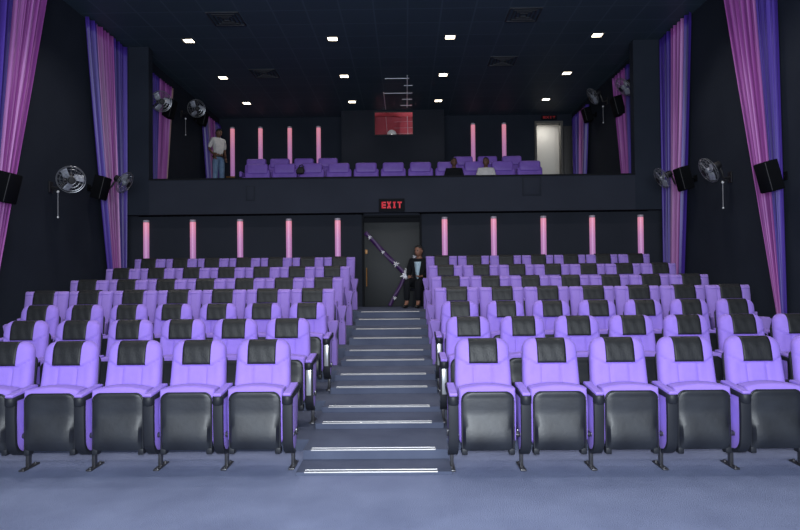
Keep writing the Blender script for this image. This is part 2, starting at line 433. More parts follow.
def cover_mesh(front, back, w, zlo, z1, lift, off=.008):
    bm = bmesh.new(); path = []
    for k in range(11): path.append(('f', zlo + (z1 - .012 - zlo) * k / 10))
    for k in range(7): path.append(('t', k / 6))
    for k in range(8): path.append(('b', z1 - .012 - (z1 - .012 - zlo - .04) * k / 7))
    N = 12; rows = []
    for kind, v in path:
        row = []
        for i in range(N + 1):
            x = -w / 2 + w * i / N
            wv = .0015 * math.sin(x * 70 + v * 20)
            if kind == 'f': p = (x, front(x, v) - off + wv, v)
            elif kind == 'b': p = (x, back(x, v) + off, v)
            else:
                z = z1 - .012; yf = front(x, z) - off; yb = back(x, z) + off
                a = PI * v; p = (x, (yf + yb) / 2 - math.cos(a) * (yb - yf) / 2, z + lift * math.sin(a) + .001)
            row.append(bm.verts.new(p))
        rows.append(row)
    for r0, r1 in zip(rows, rows[1:]):
        for i in range(N): bm.faces.new((r0[i], r0[i + 1], r1[i + 1], r1[i]))
    return bm

def solid(o, t):
    m = o.modifiers.new('thick', 'SOLIDIFY'); m.thickness = t; m.offset = -1
    return o

def cushion_parts(t, lil, w=.44):
    # tipped-up seat: padded cushion behind a black underside pan
    bm = bmesh.new(); pts = []
    zt = .648
    for i in range(13):
        s = -1 + 2 * i / 12; pts.append((s * w / 2 * (1 if abs(s) < .99 else .985), zt + .028 * (1 - s * s)))
    pts = pts[::-1] + [(-w / 2 - .004, .5), (-w / 2, .26), (-w / 2 + .03, .21), (w / 2 - .03, .21), (w / 2, .26), (w / 2 + .004, .5)]
    prism(bm, pts, 'y', -.285, -.12, .03, 4)
    obj('seat', bm, lil, t)
    bm = bmesh.new()
    pw = w - .04
    top = [(pw / 2 * math.cos(a) if False else 0, 0) for a in ()]
    outl = round_rect(pw, .425, .06, 6, 0, .4, .015)
    # grid pan with an outward belly
    NX, NZ = 14, 16; r = .065
    def hwid(z):
        h = pw / 2
        if z > .63 - r:
            d = z - (.63 - r); h = h - r + math.sqrt(max(r * r - d * d, 0))
        return h
    g = []
    for sgn in (0, 1):
        gg = []
        for j in range(NZ + 1):
            u = 1 - (1 - j / NZ) ** 1.5; z = .185 + .445 * u; row = []
            for i in range(NX + 1):
                s = -1 + 2 * i / NX; x = s * hwid(z)
                e = math.sqrt(max(0, 1 - s ** 8)) * math.sqrt(max(0, 1 - u ** 14))
                y = -.288 - (.014 + (.040 * math.sin(PI * (u / .62) ** .6) if u < .62 else 0)) * e if not sgn else -.27
                if not sgn and (.86 < abs(s) < .97 or u > .93) and e > .3: y -= .006
                row.append(bm.verts.new((x, y, z)))
            gg.append(row)
        g.append(gg)
    a, b = g
    for j in range(NZ):
        for i in range(NX):
            bm.faces.new((a[j][i], a[j][i + 1], a[j + 1][i + 1], a[j + 1][i]))
            bm.faces.new((b[j][i + 1], b[j][i], b[j + 1][i], b[j + 1][i + 1]))
    for i in range(NX):
        bm.faces.new((a[NZ][i], a[NZ][i + 1], b[NZ][i + 1], b[NZ][i])); bm.faces.new((a[0][i + 1], a[0][i], b[0][i], b[0][i + 1]))
    for j in range(NZ):
        for s in (0, NX): bm.faces.new((a[j][s], a[j + 1][s], b[j + 1][s], b[j][s]))
    pan = obj('seat_pan', bm, M['pan'], t); pan['label'] = 'black plastic underside of the tipped-up seat'
    bm = bmesh.new(); rp = []
    for i in range(9): z = .20 + .36 * i / 8; rp.append((-hwid(z) + .004, -.292, z))
    for i in range(1, 8): a = PI - PI / 2 * i / 8; rp.append((-(pw / 2 - .065) + .061 * math.cos(a), -.292, .565 + .061 * math.sin(a)))
    rp += [(-x_, y_, z_) for x_, y_, z_ in rp[::-1]]
    tube(bm, rp, .008, 6); obj('pan_rim', bm, M['plastic'], pan)
    for s in (-1, 1):
        bm = bmesh.new(); add_box(bm, s * (pw / 2 - .02), -.27, .175, .045, .07, .05, .008); obj('stopper', bm, M['plastic'], pan)
        bm = bmesh.new()
        rx = Matrix.Translation((s * (w / 2 + .002), -.24, .29)) @ Matrix.Rotation(PI / 2, 4, 'Y')
        lathe(bm, [(.016, -.025), (.022, -.02), (.022, .02), (.016, .025)], 12, rx); obj('hinge', bm, M['dark_metal'], t)

def standard_a(t, x, silver=False):
    """lilac side panel with a black front rim, padded arm with cup holder, post and foot"""
    s = obj_std = None
    bm = bmesh.new(); pts = []
    # side panel outline in (y,z): straight top, rounded lower end
    pts = [(-.335, .60), (-.338, .45), (-.335, .30)]
    for i in range(1, 10):
        a = PI + PI * i / 10; pts.append((-.22 + .115 * math.cos(a), .27 + .115 * math.sin(a)))
    pts += [(-.08, .32), (-.05, .45), (-.04, .60)]
    prism(bm, pts, 'x', x - .026, x + .026, .008, 2)
    p = obj('side_panel', bm, M['lilac'], t)
    bm = bmesh.new(); outer = [(-.365, .59), (-.370, .45), (-.362, .30)]; inner = [(-.33, .59), (-.334, .45), (-.33, .30)]
    for i in range(1, 8):
        a = PI + PI * i / 14
        outer.append((-.22 + .142 * math.cos(a), .28 + .142 * math.sin(a))); inner.append((-.22 + .11 * math.cos(a), .28 + .11 * math.sin(a)))
    prism(bm, outer + inner[::-1], 'x', x - .038, x + .038, .006, 2)
    rim = obj('front_rim', bm, M['plastic'], t)
    if silver:
        bm = bmesh.new(); add_box(bm, x, -.372, .44, .045, .012, .27, .004); o = obj('reflector_strip', bm, M['silver'], rim); o['label'] = 'silver strip set into the black front'
    bm = bmesh.new(); outl = [(-.385, .622), (-.375, .636), (-.2, .650), (-.06, .662), (-.05, .655), (-.05, .640), (-.375, .612)]
    prism(bm, outl, 'x', x - .030, x + .030, .006, 3); obj('armrest', bm, M['lilac'], t)
    bm = bmesh.new(); prism(bm, [(-.36, .58), (-.36, .614), (-.05, .642), (.03, .648), (.03, .60), (-.05, .59)], 'x', x - .037, x + .037, .006, 2); obj('armrest_base', bm, M['plastic'], t)
    bm = bmesh.new(); lathe(bm, [(.034, .545), (.042, .555), (.043, .606), (.040, .612), (.02, .612)], 18, Matrix.Translation((x, -.352, 0))); obj('cup_holder', bm, M['plastic'], t)
    bm = bmesh.new(); add_box(bm, x, -.13, .285, .075, .055, .05, .006); add_box(bm, x, -.20, .285, .06, .10, .03, .004); obj('hinge_bracket', bm, M['dark_metal'], t)
    bm = bmesh.new(); add_box(bm, x, -.13, .10, .026, .045, .19, .004); add_box(bm, x, -.12, .008, .045, .22, .014, .004)
    for yy in (-.20, -.04): lathe(bm, [(.012, .015), (.012, .024), (0, .026)], 8, Matrix.Translation((x, yy, 0)))
    obj('foot', bm, M['dark_metal'], t)

def standard_b(t, x):
    """hourglass-shaped lilac end support"""
    bm = bmesh.new(); pts = [(.070, .565), (.066, .53), (.034, .40), (.030, .36), (.048, .32), (.050, .0)]
    o = [(x + a, z) for a, z in pts] + [(x - a, z) for a, z in pts[::-1]]
    prism(bm, o, 'y', -.33, -.15, .008, 2); p = obj('side_panel', bm, M['lilac_b'], t)
    bm = bmesh.new()
    for z in (.385, .335):
        lathe(bm, [(.007, 0), (.007, .008), (0, .009)], 8, Matrix.Translation((x, -.328, z)) @ Matrix.Rotation(PI / 2, 4, 'X'))
    obj('bolt', bm, M['plastic'], p)
    bm = bmesh.new(); add_box(bm, x, -.235, .572, .12, .16, .02, .008); obj('armrest', bm, M['lilac_b'], t)

def back_shell(t, w, z0, z1, y0, y1):
    bm = bmesh.new()
    pts = round_rect(w, z1 - z0, .05, 5, 0, (z0 + z1) / 2)
    prism(bm, pts, 'y', 0, .025, .008, 2)
    for v in bm.verts: v.co.y += y0 + (y1 - y0) * (v.co.z - z0) / (z1 - z0)
    obj('back_shell', bm, M['plastic'], t)

def make_seat_a(sides, silver):
    t = thing('cinema_seat', '', 'seat')
    bm, fr, bk = make_back_mesh(.435, .485, .09, .34, 1.005, .10, -.06, .055, 'a')
    obj('backrest', bm, M['lilac'], t)
    o = obj('headrest_cover', cover_mesh(fr, bk, .230, .815, 1.005, .012), M['leather'], t); solid(o, .003); o['label'] = 'black leatherette headrest cover'
    back_shell(t, .43, .22, .88, -.035, .075)
    cushion_parts(t, M['lilac'])
    for s in sides: standard_a(t, s * .268, silver and s == sides[0])
    return t
def make_seat_b(sides):
    t = thing('cinema_seat', '', 'seat')
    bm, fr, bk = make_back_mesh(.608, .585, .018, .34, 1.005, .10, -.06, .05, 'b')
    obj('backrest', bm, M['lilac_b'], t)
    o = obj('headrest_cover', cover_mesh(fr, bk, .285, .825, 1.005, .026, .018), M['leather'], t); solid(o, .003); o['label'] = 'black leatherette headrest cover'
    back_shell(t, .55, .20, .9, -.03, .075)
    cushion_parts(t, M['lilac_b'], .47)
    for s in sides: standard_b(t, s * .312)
    return t

ORD = ['first', 'second', 'third', 'fourth', 'fifth', 'sixth', 'seventh', 'eighth', 'ninth', 'tenth', 'eleventh', 'twelfth']
ROWN = ['front row', 'second row', 'third row', 'fourth row', 'fifth row', 'sixth row', 'back row']
protos = {}
for side in (-1, 1):
    sn = 'left' if side < 0 else 'right'
    for r in range(7):
        for k in range(7):
            if r == 0 and k > (4 if side < 0 else 5): continue
            if r == 1 and k > 6: continue
            if r == 1 and side < 0 and k > 5: continue
            a = r < 3
            tab = {(-1, 0): (-1.19, -.535), (-1, 1): (-1.195, -.530), (-1, 2): (-1.178, -.536), (1, 0): (.614, .548), (1, 1): (.617, .544), (1, 2): (.634, .5435)}
            if a: x0, dx = tab[(side, r)]; x = x0 + dx * k
            else: x = (-1.290 - .617 * k) if side < 0 else (.690 + .621 * k)
            y = 4.98 + 1.14 * r + (.07 if r == 0 and side < 0 else 0)
            silver = a and r > 0 and k == 0
            sides = (-side, side) if k == 6 or (r == 0 and side < 0 and k == 4) else (-side,)
            if k == 0: pos = 'aisle seat'
            elif k == 6: pos = 'wall-side seat'
            else: pos = ORD[k] + ' from the stairs'
            lab = 'lilac cinema seat, black headrest cover, %s, %s, %s block' % (pos, ROWN[r], sn)
            grp = 'lilac cinema seats in the rows of the stalls'
            key = (a, sides, silver)
            if key not in protos:
                p = make_seat_a(sides, silver) if a else make_seat_b(sides)
                p.location = (x, y, LV[r]); p['label'] = lab; p['group'] = grp; protos[key] = p
            else: dup(protos[key], (x, y, LV[r]), lab, grp)

# ---------------------------------------------------------------- stair nosings
for i in range(12):
    tier = i // 2
    if i % 2 == 0: y = EDGE[tier] - HS[tier]; z = HZ[tier]
    else: y = EDGE[tier]; z = LV[tier + 1]
    half = i % 2 == 0
    lab = ('lowest' if i == 0 else 'topmost' if i == 11 else ORD[i] + ' from the bottom') + ' of the double-ribbed metal nosings on the carpeted stairs'
    t = thing('stair_nosing', lab, 'stair nosing', (-.285, y, z), 0, 'metal nosings on the aisle stairs')
    for k, (yy, zz) in enumerate(((-.002, -.003), (.045, .0))):
        bm = bmesh.new(); tube(bm, [(-.51, yy, zz + .003), (.51, yy, zz + .003)], .006, 8); obj('metal_rib', bm, M['chrome'], t)
    bm = bmesh.new(); add_box(bm, 0, .022, .001, 1.03, .055, .005, .002); obj('backing', bm, M['rubber'], t)

# ---------------------------------------------------------------- tube wall lamps
def wall_tube(loc, w, h, label, grp, proto=[None]):
    t = thing('wall_lamp', label, 'wall lamp', loc, 0, grp)
    bm = bmesh.new(); prof = []
    n = 12; r = w / 2; pts = [(-r, 0)]
    for i in range(n + 1):
        a = PI + PI * i / n; pts.append((r * math.cos(a), -.01 + r * 1.1 * math.sin(a)))
    pts.append((r, 0))
    prism(bm, pts[1:], 'z', 0, h, .003, 1); obj('tube', bm, M['tube'], t)
    bm = bmesh.new(); prism(bm, [(x * 1.06, y * 1.06) for x, y in pts[1:]], 'z', h, h + .05, .012, 2); obj('cap', bm, M['cap'], t)
    bm = bmesh.new(); add_box(bm, -.05, -.04, -.02, .26, .08, .04, .006); obj('base', bm, M['brass'], t)  # orange-brown plate stands in for the warm glow at the tube foot
for k, px in enumerate((145.5, 192.5, 240, 289, 338)):
    x = (px - 406) * 12.5 / F
    wall_tube((x, YB, 1.80), .115, .86, 'pink glowing tube lamp on the wall left of the door, ' + ('nearest the door' if k == 4 else 'nearest the left curtain' if k == 0 else ORD[4 - k] + ' from the door'), 'glowing tube lamps under the balcony')
for k, px in enumerate((445, 494, 543.5, 592, 640)):
    x = (px - 406) * 12.5 / F
    wall_tube((x, YB, 1.80), .115, .86, 'pink glowing tube lamp on the wall right of the door, ' + ('nearest the door' if k == 0 else 'nearest the right curtain' if k == 4 else ORD[k] + ' from the door'), 'glowing tube lamps under the balcony')
for k, px in enumerate((232.8, 261, 290.5, 319.5)):
    x = (px - 406) * 18 / F
    wall_tube((x, 18, 4.50), .125, 1.41, 'slim pink tube lamp, balcony back wall left of booth, ' + ('nearest the booth' if k == 3 else 'nearest the standing person' if k == 0 else ORD[3 - k] + ' from the booth'), 'glowing tube lamps on the balcony wall')
for k, px in enumerate((474.5, 505.5)):
    x = (px - 406) * 18 / F
    wall_tube((x, 18, 4.50), .125, 1.44, 'slim pink tube lamp on the balcony back wall, ' + ('just right of the booth' if k == 0 else 'beside the lit doorway'), 'glowing tube lamps on the balcony wall')

# ---------------------------------------------------------------- ceiling downlights
first = None
LY = [12.0, 14.27, 16.4]; LX = [-4.27, -1.41, .92, 3.82]
cols = ['leftmost column', 'second column from left', 'third column from left', 'rightmost column']
rws = ['nearest', 'middle', 'farthest']
for j, y in enumerate([5.2, 7.45, 9.7] + LY):
    for i, x in enumerate(LX):
        lab = 'small square glowing ceiling downlight, %s of the %s' % (rws[j - 3], cols[i]) if j >= 3 else 'small square glowing ceiling downlight over the stalls, unseen and raised as fill'
        if first is None:
            t = thing('ceiling_light', lab, 'ceiling light', (x, y, CEIL), 0, 'square ceiling downlights')
            bm = bmesh.new()
            for s in (-1, 1):
                add_box(bm, s * .105, 0, -.008, .02, .23, .016, .003); add_box(bm, 0, s * .105, -.008, .19, .02, .016, .003)
            obj('frame', bm, M['lamp_trim'], t)
            bm = bmesh.new(); add_box(bm, 0, 0, -.004, .18, .18, .008); obj('diffuser', bm, M['lamp'], t)
            first = t
        else: dup(first, (x, y, CEIL), lab, 'square ceiling downlights')
        ld = bpy.data.lights.new('downlight', 'SPOT'); ld.energy = 130 if j < 3 else 18; ld.color = (1, .94, .88)  # unseen front rows, spots raised to fill the seats and floor
        ld.spot_size = math.radians(125); ld.spot_blend = .8; ld.shadow_soft_size = .1
        lo = bpy.data.objects.new('downlight_and_fill_lamp', ld); C.objects.link(lo); lo.location = (x, y, CEIL - .03)
# ceiling vents
vp = None
for px, py, lab in ((523, 9, 'nearest dark square ceiling vent, right of the centre lights'), (230, 14, 'nearest dark square ceiling vent, over the left seats'),
                    (268, 66, 'dark square ceiling vent between the left light columns'), (499, 64, 'dark square ceiling vent between the right light columns')):
    Y = (CEIL - CAMH) * F / (275 - py); X = (px - 406) * Y / F
    X = round((X - .375) / .6) * .6 + .375; Y = round((Y - .2) / .6) * .6 + .2
    if vp is None:
        t = thing('ceiling_vent', lab, 'vent', (X, Y, CEIL), 0, 'dark ceiling vents')
        bm = bmesh.new()
        for s in (-1, 1): add_box(bm, s * .28, 0, -.01, .03, .59, .02, .003); add_box(bm, 0, s * .28, -.01, .53, .03, .02, .003)
        obj('frame', bm, M['vent'], t)
        for r in (.2, .13, .06):
            bm = bmesh.new()
            for s in (-1, 1): add_box(bm, s * r, 0, -.012, .02, r * 2 + .02, .02); add_box(bm, 0, s * r, -.012, r * 2 - .02, .02, .02)
            obj('louvre', bm, M['vent'], t)
        vp = t
    else: dup(vp, (X, Y, CEIL), lab, 'dark ceiling vents')
# light reflected along the ceiling grid, put in as pale bars before the booth
t = thing('ceiling_reflection', 'pale bars imitating light reflected on the ceiling grid before the booth window', 'ceiling reflections', (0, 15, CEIL))
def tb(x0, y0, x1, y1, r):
    bm = bmesh.new(); add_box(bm, (x0 + x1) / 2, (y0 + y1) / 2 - 15, -.006, abs(x1 - x0) + r, abs(y1 - y0) + r, .012); obj('bar', bm, M['grid_glint'], t, False)
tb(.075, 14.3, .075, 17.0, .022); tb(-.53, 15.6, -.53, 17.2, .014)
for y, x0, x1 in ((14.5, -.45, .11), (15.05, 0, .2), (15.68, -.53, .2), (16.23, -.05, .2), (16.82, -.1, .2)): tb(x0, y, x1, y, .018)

# ---------------------------------------------------------------- curtains
def curtain(label, wx, sgn, ztop, zbot, top, bot, bands, seed, amp=.075, p=1.0):
    """sgn: direction into the hall; top/bot = (ya,yb) along the wall; bands = [(s0,s1,material,label)]"""
    rnd = random.Random(seed)
    t = thing('curtain', label, 'curtain', (wx, (bot[0] + bot[1]) / 2, zbot), 0, 'gathered satin curtains on the side walls')
    freqs = [(rnd.uniform(14, 17), rnd.uniform(0, 6), .42), (rnd.uniform(26, 32), rnd.uniform(0, 6), .30), (rnd.uniform(48, 60), rnd.uniform(0, 6), .14)]
    NT = 26
    for (s0, s1, mat, lb) in bands:
        NS = max(6, int((s1 - s0) * 260)); bm = bmesh.new(); rows = []; uvs = {}
        for j in range(NT + 1):
            v = j / NT; z = ztop + (zbot - ztop) * v; row = []; q = v ** p
            wd = (top[1] - top[0]) * (1 - q) + (bot[1] - bot[0]) * q
            A = amp * (.5 + .5 * min(1, wd / 1.0))
            for i in range(NS + 1):
                s = s0 + (s1 - s0) * i / NS
                y = (top[0] + (top[1] - top[0]) * s) * (1 - q) + (bot[0] + (bot[1] - bot[0]) * s) * q
                f = sum(a * math.sin(fr * s * 2 * PI / 1.6 + ph + .5 * v * math.sin(fr)) for fr, ph, a in freqs)
                row.append(bm.verts.new((sgn * (.09 + A * f) , y, z))); uvs[row[-1]] = (s, v)
            rows.append(row)
        for r0, r1 in zip(rows, rows[1:]):
            for i in range(NS): bm.faces.new((r0[i], r0[i + 1], r1[i + 1], r1[i]))
        ul = bm.loops.layers.uv.new('cloth')
        for fc in bm.faces:
            for lp in fc.loops: lp[ul].uv = uvs[lp.vert]
        for v_ in bm.verts: v_.co -= Vector((0, t.location.y, t.location.z))
        o = obj('drape', bm, M[mat], t); solid(o, .004)
        if lb: o['label'] = lb
V, K = 'purple_cloth', 'pink_cloth'
CT = CEIL - .03
VL, KL = 'deep violet satin panel', 'orchid pink satin panel'
curtain('gathered violet and pink curtain at the left edge, nearest on left wall', WX0, 1, CT, .95, (8.2, 9.62), (8.05, 8.22), [(0, .42, V, VL), (.42, 1, K, KL)], 1)
curtain('tall violet and pink curtain on left wall beside the balcony front', WX0, 1, CT, .95, (10.75, 12.25), (11.68, 12.22), [(0, .22, V, VL), (.22, .64, K, KL), (.64, 1, V, VL)], 2, p=1.1)
curtain('gathered pink and violet curtain at the right edge, nearest on right wall', WX1, -1, CT, .80, (8.5, 9.85), (8.38, 8.50), [(0, .36, V, VL), (.36, 1, K, KL)], 3)
curtain('tall violet and pink curtain on right wall beside the balcony front', WX1, -1, CT, .95, (10.9, 12.25), (11.45, 12.22), [(0, .16, V, VL), (.16, .62, K, KL), (.62, 1, V, VL)], 4, p=1.1)
curtain('narrow pink and violet curtain above the balcony, front one on left wall', BX0, 1, 5.92, 3.1, (12.9, 14.1), (12.9, 13.6), [(0, .35, V, VL), (.35, .9, K, KL), (.9, 1, 'gold_cloth', 'tan edge strip')], 5)
curtain('small violet and pink curtain behind the standing person on the balcony', BX0, 1, 5.95, 3.95, (16.15, 17.8), (16.6, 17.7), [(0, .3, V, VL), (.3, .62, K, KL), (.62, 1, V, VL)], 6)
curtain('narrow pink curtain above the balcony, front one on right wall', BX1, -1, 6.02, 3.1, (13.0, 14.1), (13.0, 13.5), [(0, .3, V, VL), (.3, 1, K, KL)], 7)
curtain('small violet and pink curtain beside the lit balcony doorway', BX1, -1, 6.0, 3.95, (16.1, 17.6), (16.4, 17.5), [(0, .22, V, VL), (.22, .55, K, KL), (.55, 1, V, VL)], 8)

# ---------------------------------------------------------------- speakers
def speaker(label, wx, sgn, y, z, w=.28, h=.42, d=.17, tilt=14, yaw=0):
    t = thing('wall_speaker', label, 'speaker', (wx, y, z), 0, 'black wall speakers')
    R = Matrix.Rotation(math.radians(yaw), 4, 'Z') @ Matrix.Rotation(math.radians(tilt) * sgn, 4, 'Y')
    c = Vector((sgn * .22, 0, 0))
    bm = bmesh.new()
    pts = [(-d / 2, w / 2), (-d / 2, -w / 2), (d / 2, -w * .5), (d / 2, w * .5)] if sgn > 0 else [(d / 2, w / 2), (d / 2, -w / 2), (-d / 2, -w * .5), (-d / 2, w * .5)]
    prism(bm, pts, 'z', -h / 2, h / 2, .012, 2)
    bmesh.ops.transform(bm, matrix=Matrix.Translation(c) @ R, verts=bm.verts); cab = obj('cabinet', bm, M['speaker'], t)
    bm = bmesh.new(); add_box(bm, sgn * (d / 2 + .008), 0, 0, .012, w * .92, h * .94, .004)
    bmesh.ops.transform(bm, matrix=Matrix.Translation(c) @ R, verts=bm.verts); obj('grille', bm, M['grille'], t)
    bm = bmesh.new(); add_box(bm, sgn * (d / 2 + .003), -w / 2 + .004, 0, .008, .010, h * .94, .002)
    bmesh.ops.transform(bm, matrix=Matrix.Translation(c) @ R, verts=bm.verts); obj('trim_strip', bm, M['edge'], t)
    bm = bmesh.new(); tube(bm, [(sgn * .003, 0, 0), (sgn * .12, 0, 0)], .02); add_box(bm, sgn * .006, 0, 0, .012, .12, .12, .003); obj('bracket', bm, M['speaker'], t)
speaker('black box speaker over the nearest left curtain, cut by the photo edge', WX0, 1, 8.40, 2.80)
speaker('black box speaker on left wall just before the tall curtain', WX0, 1, 11.0, 3.17)
speaker('black box speaker over the nearest right curtain', WX1, -1, 8.46, 2.84)
speaker('black box speaker over the tall right curtain beside the balcony', WX1, -1, 11.04, 3.22)
speaker('black box speaker under the front fan above the balcony, left wall', BX0, 1, 13.6, 5.32)
speaker('black box speaker by the small curtain behind the standing person', BX0, 1, 15.85, 5.68, .26, .36, .17)
speaker('black box speaker under the front fan above the balcony, right wall', BX1, -1, 13.5, 5.22)
speaker('black box speaker by the small curtain near the lit doorway', BX1, -1, 15.75, 5.62, .26, .36, .17)

# ---------------------------------------------------------------- wall fans
cage_bm = None
def fan_mesh_parts():
    R = .215
    cg = bmesh.new()
    for r, z, w in ((R, .0, .006), (R * .97, .035, .003), (R * .8, .062, .0025), (R * .55, .08, .0025), (R * .3, .088, .003), (R * .92, -.035, .003), (R * .7, -.06, .0025)):
        tube(cg, [(r * math.cos(2 * PI * k / 32), r * math.sin(2 * PI * k / 32), z) for k in range(32)], w, 5, True)
    for k in range(16):
        a = 2 * PI * k / 16
        pts = [(.06, .09), (R * .55, .08), (R * .8, .062), (R * .97, .035), (R, 0), (R * .92, -.035), (R * .7, -.06), (.07, -.075)]
        tube(cg, [(r * math.cos(a), r * math.sin(a), z) for r, z in pts], .0022, 4)
    bl = bmesh.new()
    for k in range(3):
        rows = []
        for i in range(7):
            u = i / 6; r = .05 + .145 * u; row = []
            for j in range(6):
                a = 2 * PI * k / 3 + (-.15 + (.55 + .45 * math.sin(PI * min(u + .25, 1))) * 1.1 * j / 5)
                row.append(bl.verts.new((r * math.cos(a), r * math.sin(a), .03 - .055 * j / 5)))
            rows.append(row)
        for r0, r1 in zip(rows, rows[1:]):
            for j in range(5): bl.faces.new((r0[j], r0[j + 1], r1[j + 1], r1[j]))
    hb = bmesh.new(); lathe(hb, [(.03, -.03), (.045, -.02), (.045, .03), (.03, .045), (0, .05)], 16)
    bd = bmesh.new(); lathe(bd, [(.0, .105), (.045, .103), (.058, .092), (.058, .086), (0, .086)], 20)
    mt = bmesh.new(); lathe(mt, [(.03, -.20), (.055, -.19), (.065, -.15), (.065, -.09), (.05, -.075), (0, -.075)], 18)
    return cg, bl, hb, bd, mt
fp = None
def fan(label, wx, sgn, c, n, cord=None, roll=0):
    global fp
    t = thing('wall_fan', label, 'fan', (wx, c[1], c[2]), 0, 'wall fans')
    n = Vector(n).normalized(); q = n.to_track_quat('Z', 'Y')
    local = Vector(c) - Vector((wx, c[1], c[2]))
    if fp is None:
        cg, bl, hb, bd, mt = fan_mesh_parts()
        fp = []
        for nm, b, m in (('cage', cg, 'wire'), ('blade_set', bl, 'blade'), ('hub', hb, 'blade'), ('badge', bd, 'fan_black'), ('motor', mt, 'fan_black')):
            o = obj(nm, b, M[m], t)
            if nm == 'blade_set': solid(o, .003)
            fp.append(o)
        os = fp
    else:
        os = []
        for o in fp:
            c2 = o.copy(); C.objects.link(c2); c2.parent = t; os.append(c2)
    for o in os:
        o.location = local; o.rotation_mode = 'QUATERNION'
        o.rotation_quaternion = q @ Matrix.Rotation(roll, 3, 'Z').to_quaternion()
    tail = local - n * .17
    bm = bmesh.new(); tube(bm, [(sgn * .01, 0, -.12), (sgn * .12, 0, -.13), (tail.x * .7 + 0, tail.y * .6, -.08 + tail.z * .3), tuple(tail)], .017, 8)
    add_box(bm, sgn * .012, 0, -.12, .02, .11, .18, .005)
    obj('bracket', bm, M['fan_black'], t)
    if cord:
        dy, z0, ln = cord
        bm = bmesh.new(); x = sgn * .07
        tube(bm, [(x, dy, z0), (x, dy, z0 - ln)], .006, 6); o = obj('pull_cord', bm, M['cord'], t)
        for z in (z0, z0 - ln):
            bm = bmesh.new(); bmesh.ops.create_uvsphere(bm, u_segments=10, v_segments=8, radius=.022 if z == z0 else .016, matrix=Matrix.Translation((x, dy, z)))
            obj('bead', bm, M['white'], o)
        bm = bmesh.new(); tube(bm, [(sgn * .02, 0, -.14), (x, dy * .5, -.16), (x, dy, z0)], .006, 6); obj('cord_arm', bm, M['fan_black'], t)
NL, NE, NR = (.55, -.78, -.30), (.86, .02, -.5), (-.86, .10, -.5)
fan('round black wall fan facing the seats between the two left curtains', WX0, 1, (-5.41, 9.80, 3.13), NL, (.10, -.18, .42))
fan('tilted black wall fan in front of the tall left curtain', WX0, 1, (-5.33, 11.5, 3.34), NE)
fan('tilted wall fan between the two right curtains, with hanging pull cord', WX1, -1, (4.90, 9.86, 3.17), NR, (.12, -.18, .42))
fan('tilted black wall fan in front of the tall right curtain', WX1, -1, (4.88, 11.6, 3.32), NR)
fan('wall fan high above the balcony over the front left curtain', BX0, 1, (-5.14, 12.78, 5.25), NL)
fan('wall fan with pull cord high above the balcony near standing person', BX0, 1, (-5.12, 14.9, 5.68), NL, (.12, -.22, .40))
fan('wall fan high above the balcony over the front right curtain', BX1, -1, (4.60, 12.75, 5.42), (-.75, .0, -.66))
fan('wall fan with pull cord high above the balcony, right side', BX1, -1, (4.60, 14.85, 5.84), NR, (.12, -.22, .40))

# ---------------------------------------------------------------- faint hatches on the fascia
for px0, px1, pz0, pz1, lab in ((246, 255, 199, 184, 'small dark hatch on the balcony front, left of the EXIT sign'), (523, 542, 197, 178, 'small dark hatch on the balcony front, right of the EXIT sign')):
    x0, x1 = (px0 - 406) * 12.3 / F, (px1 - 406) * 12.3 / F; z0, z1 = CAMH + (275 - pz0) * 12.3 / F, CAMH + (275 - pz1) * 12.3 / F
    t = thing('wall_hatch', lab, 'hatch', ((x0 + x1) / 2, 12.3, z0))
    bm = bmesh.new(); add_box(bm, 0, -.006, (z1 - z0) / 2, x1 - x0, .012, z1 - z0, .003); obj('frame', bm, M['lower'], t)
    bm = bmesh.new(); add_box(bm, 0, -.014, (z1 - z0) / 2, (x1 - x0) * .8, .006, (z1 - z0) * .85, .002); obj('panel', bm, M['fascia'], t)

# ---------------------------------------------------------------- balcony seats
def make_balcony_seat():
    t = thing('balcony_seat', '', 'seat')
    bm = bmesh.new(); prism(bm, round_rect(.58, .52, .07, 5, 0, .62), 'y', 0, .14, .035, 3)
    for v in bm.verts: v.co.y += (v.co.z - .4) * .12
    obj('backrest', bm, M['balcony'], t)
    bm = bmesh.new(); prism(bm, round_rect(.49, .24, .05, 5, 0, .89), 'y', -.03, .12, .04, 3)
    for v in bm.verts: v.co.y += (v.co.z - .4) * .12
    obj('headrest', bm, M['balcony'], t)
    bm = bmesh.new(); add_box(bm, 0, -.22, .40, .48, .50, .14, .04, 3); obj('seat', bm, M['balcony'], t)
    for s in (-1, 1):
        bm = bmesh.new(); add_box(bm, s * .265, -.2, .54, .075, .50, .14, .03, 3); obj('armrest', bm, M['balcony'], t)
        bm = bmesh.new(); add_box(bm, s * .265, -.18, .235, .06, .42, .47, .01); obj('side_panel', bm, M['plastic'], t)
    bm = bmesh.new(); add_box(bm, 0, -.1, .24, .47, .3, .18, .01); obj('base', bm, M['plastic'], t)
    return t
bs = None
GA = 'violet seats on the balcony'
for rowi, (Y, z, xs) in enumerate(((14.0, 3.13, [229.5 + 27.45 * k for k in range(1, 12)]), (15.3, 3.50, [255.8, 279.6, 304, 328.3]), (15.3, 3.50, [464.5, 489, 513.5]))):
    for k, px in enumerate(xs):
        x = (px - 406) * Y / F
        n = len(xs)
        if rowi == 0: lab = 'violet seat in the balcony front row, ' + ('leftmost' if k == 0 else 'rightmost' if k == n - 1 else ORD[k] + ' from left')
        else: lab = 'violet seat in the balcony second row %s the booth, %s' % (('left of', 'right of')[rowi - 1], 'leftmost' if k == 0 else 'rightmost' if k == n - 1 else ORD[k] + ' from left')
        if bs is None:
            bs = make_balcony_seat(); bs.location = (x, Y, z); bs['label'] = lab; bs['group'] = GA
        else: dup(bs, (x, Y, z), lab, GA)
